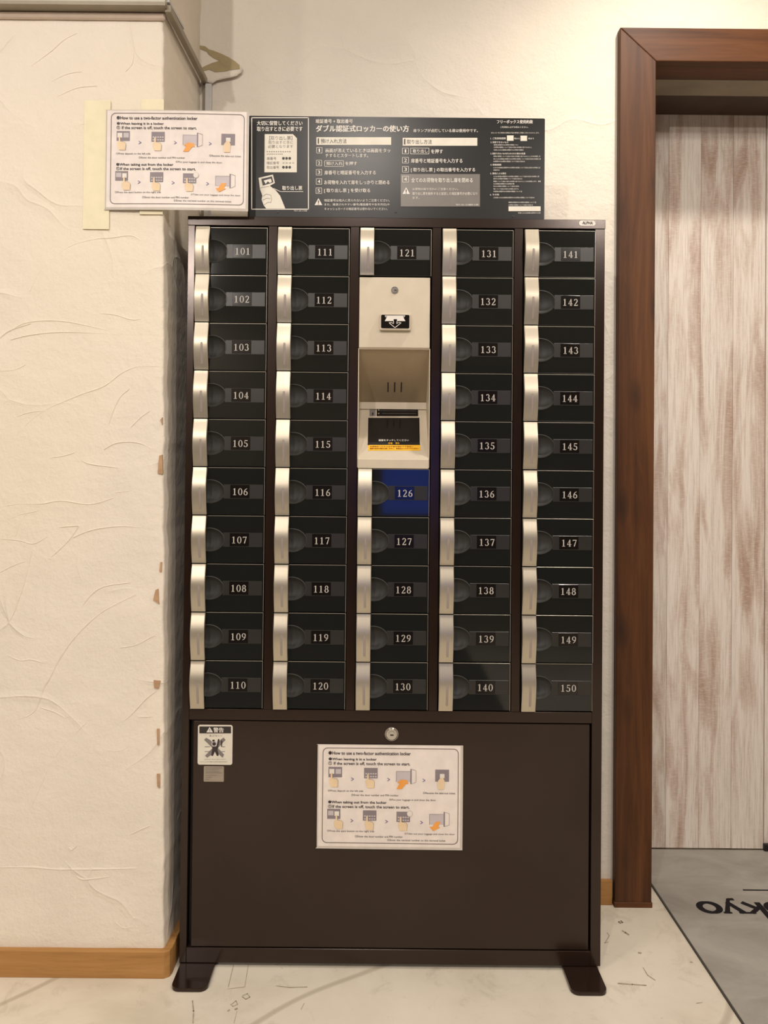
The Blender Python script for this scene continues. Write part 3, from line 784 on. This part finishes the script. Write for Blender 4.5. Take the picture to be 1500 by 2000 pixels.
con = part(MB().prism([(TX0, -.002, zF), (TX1, -.002, zF), (TX1, YD, zC), (TX0, YD, zC)], (0, .003, -.006)), 'console', 'beige')
bevel_obj(part(MB().box(TX0, TX1, -.004, .018, zL, zF), 'front_lip', 'beige', con), .0015)
for s_, x in ((0, TX0-.0015), (1, TX1-.0005)):
    part(MB().prism([(x, 0.001, zF-.02), (x, .001, zA), (x, YD+.004, zB), (x, YD+.004, zC-.02)], (.002, 0, 0)), 'cheek', 'beige')
def cons(x, y, lift):
    """console surface from the photograph's close crop (px 700..845, 790..900)"""
    px = 700+x/10.345; py = 790+y/10.345
    # intersect with the sloping plane
    lo, hi = -.01, .13
    for _ in range(30):
        m = (lo+hi)/2; z = W(px, py, m).z; zp = zF+(zC-zF)*(m+.002)/(YD+.002)
        if z > zp: lo = m
        else: hi = m
    p = W(px, py, lo); n = Vector((0, -(zC-zF), YD+.002)).normalized(); return p+n*.0006*lift
dc = Draw(cons)
dc.poly('screen', [(200, 272), (1232, 272), (1240, 765), (190, 765)], 1)
dc.poly('plate', [(372, 100), (1205, 105), (1208, 240), (368, 238)], 1)
dc.rect('greyprint', 225, 110, 352, 238, 1)
dc.ell('dark', 290, 195, 16, 30, 2)
dc.poly('gap', [(190, 765), (1240, 765), (1246, 822), (186, 822)], 1)
dc.poly('amber', [(200, 822), (1248, 822), (1252, 935), (195, 935)], 1)
dc.text('white', '画面をタッチしてください', 410, 712, 1020, 750, .01, 2)
dc.text('amber', '注意', 600, 772, 690, 808, .02, 2); dc.text('amber', '警告', 748, 772, 828, 808, .02, 2)
dc.text('amber_ink', 'お荷物を入れたら必ず扉を閉めてください', 235, 845, 1110, 870, .02, 2)
dc.text('amber_ink', '盗難や紛失の責任は負いません。貴重品は入れないでください', 230, 882, 1215, 912, .02, 2)
dc.line('greyprint', [(440, 130), (1170, 135)], 4, 2); dc.line('greyprint', [(480, 188), (1165, 190)], 5, 2)
dc.ell('greyprint', 410, 120, 16, 14, 2); dc.ell('greyprint', 410, 188, 16, 14, 2)
nm = {'screen': 'touch_screen', 'plate': 'note_strip', 'greyprint': 'strip_print', 'dark': 'strip_icon', 'gap': 'screen_border', 'amber': 'amber_sticker', 'white': 'screen_lettering', 'amber_ink': 'sticker_lettering'}
for nn, k, mb, st in dc.items(nm):
    o = part(mb, nn, k, con)
    if st: o['kind'] = 'stuff'

# lock, warning sticker and spec label on the service door
c = W(765, 1434, -.004)
lk = part(MB().cyl((c.x, c.z), .0160, 0, .002).cyl((c.x, c.z), .0160, -.0035, 0, r2=.0160).cyl((c.x, c.z), .0125, -.0065, -.003, r2=.0158).cyl((c.x, c.z), .0078, -.0085, -.006), 'door_lock', 'chrome', sp, True)
part(MB().box(c.x-.0035, c.x+.0045, -.0089, -.008, c.z-.0020, c.z+.0008), 'keyhole', 'keyhole', sp)
def cw(x, y): return (380+x/16.66, 1410+y/16.66)
a = W(*cw(112, 95)); b = W(*cw(1225, 1400))
part(MB().prism([(x, .0002, z) for x, z in rrect(a.x, b.z, b.x, a.z, .005)], (0, .001, 0)), 'warning_sticker', 'cream', sp)
dw = Draw(lambda x, y, l: W(*cw(x, y), -.0001-.0002*l))
dw.rect('dark', 158, 148, 1185, 372, 1)
dw.poly('white', [(490, 165), (600, 340), (385, 340)], 2); dw.rect('dark', 481, 225, 497, 290, 3); dw.rect('dark', 481, 302, 497, 320, 3)
dw.text('white', '警告', 612, 180, 950, 345, .02, 2)
dw.text('greyprint', 'あぶない！', 475, 420, 885, 480, .0, 1)
for p in ([(310, 580), (380, 515), (520, 600), (960, 1060), (915, 1165), (850, 1110)], [(340, 1100), (410, 1165), (520, 1090), (1010, 585), (945, 510), (860, 570)]):
    dw.poly('greyprint', p, 1)
dw.ell('dark', 618, 610, 42, 32, 3); dw.ell('plight', 640, 720, 92, 95, 2); dw.ell('dark', 635, 715, 60, 60, 3)
dw.poly('dark', [(580, 800), (720, 800), (760, 560), (800, 555), (810, 600), (760, 860), (745, 900), (785, 1070), (760, 1110), (725, 1100), (660, 960), (600, 1100), (565, 1110), (540, 1080), (575, 880)], 3)
dw.poly('dark', [(860, 600), (905, 620), (890, 810), (860, 800)], 3)
for y in (810, 965): dw.line('greyprint', [(340, y), (500, y)], 18, 1); dw.line('greyprint', [(880, y), (985, y)], 18, 1)
dw.text('greyprint', 'ぶらさがったり、乗ったり、ゆすったりしないで', 315, 1195, 1010, 1235, 0, 1)
dw.text('greyprint', 'ください。ロッカーが倒れてケガをする恐れがあります。', 165, 1280, 1070, 1320, 0, 1)
nm = {'dark': 'sticker_dark_print', 'white': 'sticker_white_print', 'greyprint': 'sticker_grey_print', 'plight': 'sticker_head_outline'}
for nn, k, mb, st in dw.items(nm):
    o = part(mb, nn, k, sp)
    if st: o['kind'] = 'stuff'
a = W(*cw(300, 1440)); b = W(*cw(950, 1950))
part(MB().prism([(x, .0004, z) for x, z in rrect(a.x, b.z, b.x, a.z, .002)], (0, .001, 0)), 'spec_label', 'silver', sp)
dl = Draw(lambda x, y, l: W(*cw(x, y), -.0001-.0002*l))
for k, (y, x1) in enumerate(((1500, 890), (1560, 780), (1625, 830), (1665, 890), (1735, 740), (1800, 560), (1870, 460))):
    dl.line('greyprint', [(350, y), (x1, y)], 9, 1)
for k, mb in dl.L.items(): part(mb, 'label_print', k, sp)['kind'] = 'stuff'
# maker's oval on the top rail
a = W(1131, 430.5, -.003); b = W(1163, 441.2, -.003)
ov = part(MB().prism([(x, -.0026, z) for x, z in rrect(a.x, b.z, b.x, a.z, (a.z-b.z)/2-.0001, 8)], (0, .0015, 0)), 'maker_badge', 'white')
dv = Draw(lambda x, y, l: Vector((a.x+(b.x-a.x)*x, -.0029, a.z+(b.z-a.z)*y)))
dv.text('logo', 'ALPHA', .2, .16, .84, .72, .02)
for k, mb in dv.L.items(): part(mb, 'badge_lettering', k, ov)

# ------------------------------------------------------------------ instruction board on top of the cabinet
YB = .004
a = W(486, 226, YB); b = W(1063, 422.5, YB); zb = LZ1
board = thing('instruction_board', 'charcoal Japanese instruction board standing along the cabinet top', 'sign', ((a.x+b.x)/2, YB+.004, zb))
BO = board.location.copy()
def bpart(mb, name, mat, parent=board):
    o = link(name, mb.mesh(name, mat), parent); 
    if parent is board: o.location = -BO
    return o
bd = bpart(MB().prism([(x, YB, z) for x, z in rrect(a.x, zb, b.x, a.z, .003)], (0, .008, 0)), 'board_panel', 'sign'); 
def A(x, y): return (480+x/5., 215+y/5.)
def B(x, y): return (770+x/4.8387, 215+y/4.8387)
db = Draw(lambda x, y, l: W(x, y, YB-.0004*l))
def tx(T, k, s, x0, y0, x1, y1, bold=0., lift=2):
    p = T(x0, y0); q = T(x1, y1); db.text(k, s, p[0], p[1], q[0], q[1], bold, lift)
def rc(T, k, x0, y0, x1, y1, lift=1):
    p = T(x0, y0); q = T(x1, y1); db.rect(k, p[0], p[1], q[0], q[1], lift)
def ln(T, k, pts, wd, lift=2, closed=False): db.line(k, [T(*p) for p in pts], wd, lift, closed)
def bx(T, k, x0, y0, x1, y1, wd=.9, lift=2): ln(T, k, [(x0, y0), (x1, y0), (x1, y1), (x0, y1)], wd, lift, True)
WB = .022
bx(A, 'white', 58, 75, 612, 968, 1.7)
# frame narrows a little to the bottom in print
tx(A, 'white', '大切に保管してください', 108, 105, 555, 150, WB); tx(A, 'white', '取り出すときに必要です', 108, 160, 555, 207, WB)
db.poly('cream#ticket_picture', [A(*p) for p in ((185, 235), (460, 235), (500, 275), (498, 608), (182, 608))], 1)
for s, q in (('【取り出し票】', (230, 252, 455, 292)), ('取り出すときに', (222, 298, 460, 330)), ('必要となります', (218, 340, 462, 370)), ('扉番号', (205, 458, 298, 487)),
             ('暗証番号', (205, 502, 325, 530)), ('取出番号', (205, 545, 325, 573))):
    tx(A, 'greyprint', s, *q)
for s, q in (('●●●', (355, 458, 442, 485)), ('●●●', (355, 545, 442, 572))): tx(A, 'dark', s, *q)
tx(A, 'greyprint', '＊＊＊＊', 358, 507, 475, 526)
for x in range(205, 440, 22): rc(A, 'greyprint', x, 402, x+12, 410, 2)
for x in range(205, 350, 18): rc(A, 'greyprint', x, 426, x+10, 434, 2)
tx(A, 'white', '取り出し票', 355, 740, 552, 782, WB); ln(A, 'white', [(272, 765), (340, 797), (560, 797)], 1.)
db.poly('cream#hand_picture', [A(*p) for p in ((125, 662), (265, 630), (285, 712), (235, 740), (290, 782), (335, 835), (386, 962), (200, 962), (175, 930), (155, 875), (162, 835), (140, 775))], 1)
db.poly('dark', [A(*p) for p in ((152, 672), (256, 647), (270, 705), (166, 738))], 2)
db.poly('white', [A(*p) for p in ((175, 688), (245, 670), (255, 700), (235, 712), (215, 695), (195, 722))], 3)
for arcp in ([(170, 840), (200, 820), (245, 830)], [(165, 880), (205, 860), (240, 865)], [(180, 925), (215, 900), (245, 900)], [(245, 830), (252, 870), (245, 905)], [(135, 765), (160, 755), (230, 745)]):
    ln(A, 'greyprint', arcp, .7, 2)
tx(A, 'white', 'TKT-101-11/08', 470, 978, 598, 990)
tx(A, 'white', '暗証番号 + 取出番号', 685, 88, 1045, 130, WB)
db.text('white', 'ダブル認証式ロッカーの使い方', 617, 244.5, 799, 257.8, .03, 2)
tx(B, 'white', '扉ランプが点灯している扉は使用中です。', 180, 178, 790, 210, .012)
for T, x0, y0, x1, y1, s, q in ((A, 690, 265, 1420, 340, '預け入れ方法', (732, 280, 985, 325)), (B, 80, 262, 785, 337, '取り出し方法', (120, 278, 355, 320))):
    rc(T, 'cream#heading_bar#%d' % x0, x0, y0, x1, y1, 1); rc(T, 'dark', x0+13, y0+10, x0+25, y1-12, 2); tx(T, 'dark', s, *q)
for k, (x0, y0, x1, y1) in enumerate(((692, 365, 745, 420), (690, 490, 742, 545), (688, 580, 742, 635), (688, 670, 742, 725), (686, 760, 742, 815))):
    bx(A, 'white', x0, y0, x1, y1, .8); tx(A, 'white', str(k+1), x0+(20 if k == 0 else 14), y0+11, x1-(20 if k == 0 else 14), y1-11, .012)
for k, (x0, y0, x1, y1) in enumerate(((78, 360, 135, 415), (78, 447, 135, 502), (78, 533, 135, 588), (78, 625, 135, 682))):
    bx(B, 'white', x0, y0, x1, y1, .8, 4 if k == 3 else 2); tx(B, 'white', str(k+1), x0+(22 if k == 0 else 15), y0+11, x1-(22 if k == 0 else 15), y1-11, .012, 4 if k == 3 else 2)
for s, q in (('画面が消えているときは画面をタッ', (778, 375, 1412, 415)), ('チするとスタートします。', (778, 425, 1195, 462)), ('預け入れ', (785, 505, 945, 540)), ('を押す', (972, 503, 1088, 540)),
             ('扉番号と暗証番号を入力する', (768, 590, 1270, 632)), ('お荷物を入れて扉をしっかりと閉める', (766, 685, 1405, 727)), ('[ 取り出し票 ] を受け取る', (766, 765, 1215, 810))):
    tx(A, 'white', s, *q, .014)
bx(A, 'white', 770, 495, 955, 550, .8); bx(B, 'white', 155, 360, 328, 415, .8)
for s, q, l in (('取り出し', (175, 370, 315, 405), 2), ('を押す', (348, 370, 460, 412), 2), ('扉番号と暗証番号を入力する', (158, 458, 645, 500), 2), ('[ 取り出し票 ] の取出番号を入力する', (158, 545, 765, 588), 2),
             ('全てのお荷物を取り出し扉を閉める', (160, 640, 742, 685), 4)):
    tx(B, 'white', s, *q, .014, l)
db.poly('white', [A(*p) for p in ((710, 860), (748, 928), (672, 928))], 2); rc(A, 'dark', 705, 882, 715, 908, 3); rc(A, 'dark', 705, 913, 715, 921, 3)
db.poly('white', [B(*p) for p in ((112, 730), (148, 793), (78, 793))], 4); rc(B, 'dark', 108, 750, 117, 774, 5); rc(B, 'dark', 108, 779, 117, 787, 5)
for s, q in (('暗証番号は他人に見られないようご注意ください。', (768, 868, 1405, 895)), ('また、推測されやすい番号(電話番号や生年月日)や', (768, 910, 1405, 937)), ('キャッシュカードの暗証番号は使わないでください。', (768, 952, 1385, 978))):
    tx(A, 'white', s, *q)
for s, q in (('お荷物の取り忘れにご注意ください。', (172, 735, 605, 757)), ('取り出し票を紛失すると設定した暗証番号が必要になり', (172, 775, 785, 803)), ('ます。', (172, 817, 240, 840))):
    tx(B, 'white', s, *q, 0., 4)
tx(B, 'white', 'TKT-101-12-0809-1109', 580, 887, 795, 902, 0, 4)
tx(B, 'white', 'フリーボックス使用約款', 970, 93, 1310, 128, .02); tx(B, 'white', 'ご利用前に必ずお読みください。', 1003, 152, 1265, 170)
tx(B, 'white', '本ロッカーをご利用のお客様は下記の事項をご承諾いただいたものとします。', 915, 208, 1370, 222)
tx(B, 'white', '1. ご利用時間帯', 910, 258, 1055, 278, .01); rc(B, 'cream#hour_box#1', 1065, 240, 1128, 290); rc(B, 'cream#hour_box#2', 1193, 242, 1255, 292)
tx(B, 'white', '時から', 1135, 260, 1185, 278); tx(B, 'white', '時まで', 1268, 260, 1320, 278)
body = 'ご利用になるお客様は保管中のお荷物の管理について当社の定める約款に従うものとしこれを承諾します。貴重品や危険物は入れないでください。'
rows = [(910, 295, 1078, '2. 保管できないもの'), (940, 322, 1170, 0), (940, 345, 1300, 0), (940, 370, 1225, 0), (910, 402, 1238, '3. 保管できないものが入れられた場合の処置'), (937, 430, 1380, 0), (937, 455, 1385, 0), (937, 478, 1235, 0),
        (908, 508, 1010, '4. 保管期間'), (937, 537, 1380, 0), (937, 560, 995, 0), (908, 590, 1058, '5. 事故による責任'), (937, 620, 1370, 0), (937, 642, 1210, 0), (937, 667, 1385, 0), (937, 690, 1135, 0),
        (937, 713, 1180, 0), (937, 738, 1175, 0), (937, 762, 1207, 0), (905, 790, 990, '6. その他'), (937, 820, 1325, 0), (1080, 865, 1340, 0), (1080, 890, 1310, 0), (1170, 965, 1383, 0)]
for k, (x0, y, x1, s) in enumerate(rows):
    if s: tx(B, 'white', s, x0, y, x1, y+18, .012)
    else:
        n_ = max(4, int((x1-x0)/14)); st = (k*7) % 20; tx(B, 'white', (body*2)[st:st+n_], x0, y, x1, y+14)
rc(B, 'cream#address_box', 1080, 910, 1383, 955)
rc(B, 'film#correction_film', 62, 605, 810, 912, 3)
names = {'white': 'white_lettering', 'cream': 'pale_print_panel', 'greyprint': 'grey_lettering', 'dark': 'dark_lettering', 'film': 'correction_film'}
for nn, k, mb, st in db.items(names):
    o = bpart(mb, nn, k)
    if st: o['kind'] = 'stuff'
for p in (A(312, 995), A(1465, 995), B(1125, 1005)):
    c = W(p[0], p[1], YB); bpart(MB().cyl((c.x, c.z), .0028, YB-.0015, YB+.001, 14), 'screw', 'keyhole')

# ------------------------------------------------------------------ laminated English sheets
def sheet(label, x0, x1, z0, z1, ybase, bow, name='instruction_sheet'):
    root = thing(name, label, 'notice', ((x0+x1)/2, ybase, z0)); O = root.location.copy()
    def mp(u, v, l):                       # u right, v down, both 0..1
        return Vector((x0+(x1-x0)*u, ybase+bow(u, v)-(.0003+.0003*l if l > 0 else .0004*l), z1+(z0-z1)*v))-O
    n, m_ = 28, 18
    mb = MB().add([mp(i/n, j/m_, 0) for j in range(m_+1) for i in range(n+1)], [(j*(n+1)+i, j*(n+1)+i+1, (j+1)*(n+1)+i+1, (j+1)*(n+1)+i) for j in range(m_) for i in range(n)])
    ps = link('paper', mb.mesh('paper', 'paper', True), root)
    
    e = .006
    vs = []; k = 0
    mb = MB()
    rim = [(0, 0), (1, 0), (1, 1), (0, 1)]
    U_ = e/(x1-x0); V_ = e/(z1-z0)
    def strip(pa, pb, n_):
        q = []
        for i in range(n_+1):
            t = i/n_; q += [mp(pa[0][0]+(pa[1][0]-pa[0][0])*t, pa[0][1]+(pa[1][1]-pa[0][1])*t, -.3), mp(pb[0][0]+(pb[1][0]-pb[0][0])*t, pb[0][1]+(pb[1][1]-pb[0][1])*t, -.3)]
        mb.add(q, [(2*i, 2*i+1, 2*i+3, 2*i+2) for i in range(n_)])
    strip(((0, 0), (1, 0)), ((-U_, -V_*.3), (1+U_, -V_*.3)), 20); strip(((0, 1), (1, 1)), ((-U_, 1+V_), (1+U_, 1+V_)), 20)
    strip(((0, 0), (0, 1)), ((-U_*.5, -V_*.3), (-U_*.5, 1+V_)), 12); strip(((1, 0), (1, 1)), ((1+U_, -V_*.3), (1+U_, 1+V_)), 12)
    link('laminate_rim', mb.mesh('laminate_rim', 'laminate'), root)
    D = Draw(lambda x, y, l: mp((x-65)/1365, (y-272)/988, l))
    rr = rrect(105, 300, 1408, 1225, 45, 6); rr2 = []
    for i in range(len(rr)):              # subdivide long sides so the line follows the curl
        a_ = rr[i]; b_ = rr[(i+1) % len(rr)]; nn = max(1, int(math.dist(a_, b_)/90))
        rr2 += [(a_[0]+(b_[0]-a_[0])*t/nn, a_[1]+(b_[1]-a_[1])*t/nn) for t in range(nn)]
    D.line('line', rr2, 7, 1, True)
    for s, q, bd_ in (('●How to use a two-factor authentication locker', (158, 330, 950, 364), .02), ('●When leaving it in a locker', (160, 392, 622, 425), .02), ('① If the screen is off, touch the screen to start.', (158, 430, 945, 467), .015),
                  ('②Press deposit on the left side', (155, 703, 495, 728), 0), ('③Enter the door number and PIN number', (380, 742, 835, 764), 0), ('④Put your luggage in and close the door.', (745, 785, 1200, 810), 0), ('⑤Receive the take-out ticket', (1070, 715, 1380, 738), 0),
                  ('●When taking out from the locker', (160, 810, 722, 845), .02), ('①If the screen is off, touch the screen to start.', (160, 850, 942, 886), .015), ('②Press the eject button on the right side', (150, 1097, 605, 1122), 0),
                  ('③Enter the door number and PIN number', (420, 1147, 880, 1170), 0), ('④Enter the retrieval number on the retrieval ticket', (730, 1180, 1290, 1202), 0), ('⑤Take out your luggage and close the door', (895, 1117, 1380, 1140), 0)):
        D.text('ink', s, *q, bd_, 2)
    for x, y in ((390, 600), (738, 600), (1078, 605), (388, 1005), (722, 1010), (1058, 1015)):
        D.line('purple', [(x-10, y-14), (x+12, y), (x-10, y+14)], 6, 2)
    hn = [0]
    def hand(x, y):
        hn[0] += 1
        D.poly('skin#hand_pictogram#%d' % hn[0], [(x+a_, y+b_) for a_, b_ in ((-8, 0), (0, -6), (8, 0), (10, 45), (50, 52), (64, 72), (60, 132), (-4, 132), (-18, 100), (-25, 62), (-8, 50))], 4)
        D.line('line', [(x+a_, y+b_) for a_, b_ in ((8, 0), (10, 45), (50, 52), (64, 72), (60, 132))], 2, 5)
    def panel(x0_, y0_, x1_, y1_, tiles):
        D.rect('pgrey#button_panel_pictogram#%d' % y0_, x0_, y0_, x1_, y1_, 1)
        for k_, q in tiles: D.rect(k_, *q, 2)
    panel(160, 483, 290, 583, [('white', (168, 502, 216, 550)), ('plight', (228, 502, 280, 550))]); hand(190, 545)
    panel(152, 892, 278, 990, [('plight', (160, 910, 212, 955)), ('white', (222, 915, 265, 960))]); hand(240, 955)
    for x, y, hx, hy_ in ((503, 490, 540, 552), (495, 903, 535, 962), (818, 912, 858, 965)):
        D.rect('pgrey#keypad_pictogram#%d%d' % (x, y), x, y, x+130, y+100, 1)
        for i in range(5):
            D.rect('plight', x+12+i*23, y+48, x+28+i*23, y+62, 2); D.rect('plight', x+12+i*23, y+76, x+28+i*23, y+90, 2)
        hand(hx, hy_)
    D.ell('plight', 945, 930, 28, 30, 3); D.ell('white', 945, 930, 24, 26, 4)
    D.rect('pgrey#ticket_panel_pictogram', 1187, 500, 1320, 615, 1); D.rect('white', 1232, 540, 1276, 582, 2)
    D.poly('skin#hand_pictogram#9', [(1240, 575), (1262, 575), (1278, 610), (1272, 690), (1215, 690), (1208, 640), (1215, 605)], 4)
    for ox, oy in ((0, 0), (323, 414)):
        D.rect('plight#locker_pictogram#%d' % ox, 812+ox, 520+oy, 950+ox, 620+oy, 1)
        D.line('pgrey', [(812+ox, 520+oy), (950+ox, 520+oy)], 3, 2); D.line('pgrey', [(812+ox, 520+oy), (812+ox, 620+oy)], 3, 2)
        D.poly('pgrey', [(948+ox, 493+oy), (960+ox, 498+oy), (960+ox, 640+oy), (948+ox, 640+oy)], 2)
        D.line('pgrey', [(960+ox, 498+oy), (1003+ox, 512+oy), (1003+ox, 622+oy), (960+ox, 640+oy)], 3, 2)
    D.poly('orange#orange_arrow#1', [(815, 690), (868, 690), (905, 640), (930, 641), (918, 606), (862, 598), (820, 630), (846, 634)], 3)
    D.poly('orange#orange_arrow#2', [(1195, 1005), (1242, 1005), (1216, 1056), (1240, 1062), (1170, 1097), (1135, 1056), (1163, 1058)], 3)
    nm_ = {'line': 'border_line', 'ink': 'lettering', 'purple': 'arrowhead_marks', 'skin': 'hand_pictogram', 'pgrey': 'panel_pictogram', 'white': 'white_tile_print', 'plight': 'light_grey_print', 'orange': 'orange_arrow'}
    for nn, k_, mb_, st in D.items(nm_):
        o = link(nn, mb_.mesh(nn, k_), root)
        if st: o['kind'] = 'stuff'
    return root
a = W(623, 1455, -.002); b = W(898, 1655, -.002)
sheet('white laminated English instruction sheet on the lower brown cabinet door', a.x, b.x, b.z, a.z, -.0005, lambda u, v: -.002*math.sin(math.pi*v)-.0025*v*u-.001)
a = W(210, 216, -.036); b = W(479.5, 407.5, -.036)
sheet('white laminated English instruction sheet taped to the pillar left of the board', a.x, b.x, b.z, a.z, -.0365, lambda u, v: -.004*math.sin(math.pi*u*.9)*(.4+.6*v)+.006*max(0, u-.45)**1.5)
for q, lb in (((165, 196, 213, 448), 'long pale yellow tape strip down the pillar beside the sheet'), ((276, 194, 320, 224), 'short pale yellow tape piece above the sheet at the pillar corner'), ((273, 400, 318, 419), 'short pale yellow tape piece under the lower edge of the sheet')):
    c0 = W(q[0], q[1], -.033); c1 = W(q[2], q[3], -.033)
    o = MB().box(c0.x, c1.x, -.0338, -.0322, c1.z, c0.z, .0003).build('tape_strip', 'tape'); tag(o, lb, 'tape', )

# lit blue display behind the camera, seen only mirrored in the middle doors
dp = thing('display_screen', 'blue lit upright display mirrored in the middle locker doors', 'screen', (.23, -4.1, 0))
MB().box(-.23, .23, -.04, .02, .72, 1.78, .004).build('display_case', 'black_frame', dp)
MB().box(-.2, .2, .02, .024, .86, 1.74).build('display_panel', 'blue', dp)
MB().box(-.05, .05, -.03, .01, .03, .72, .003).build('stand', 'black_frame', dp); MB().box(-.22, .22, -.2, .16, 0, .03, .004).build('base', 'black_frame', dp)
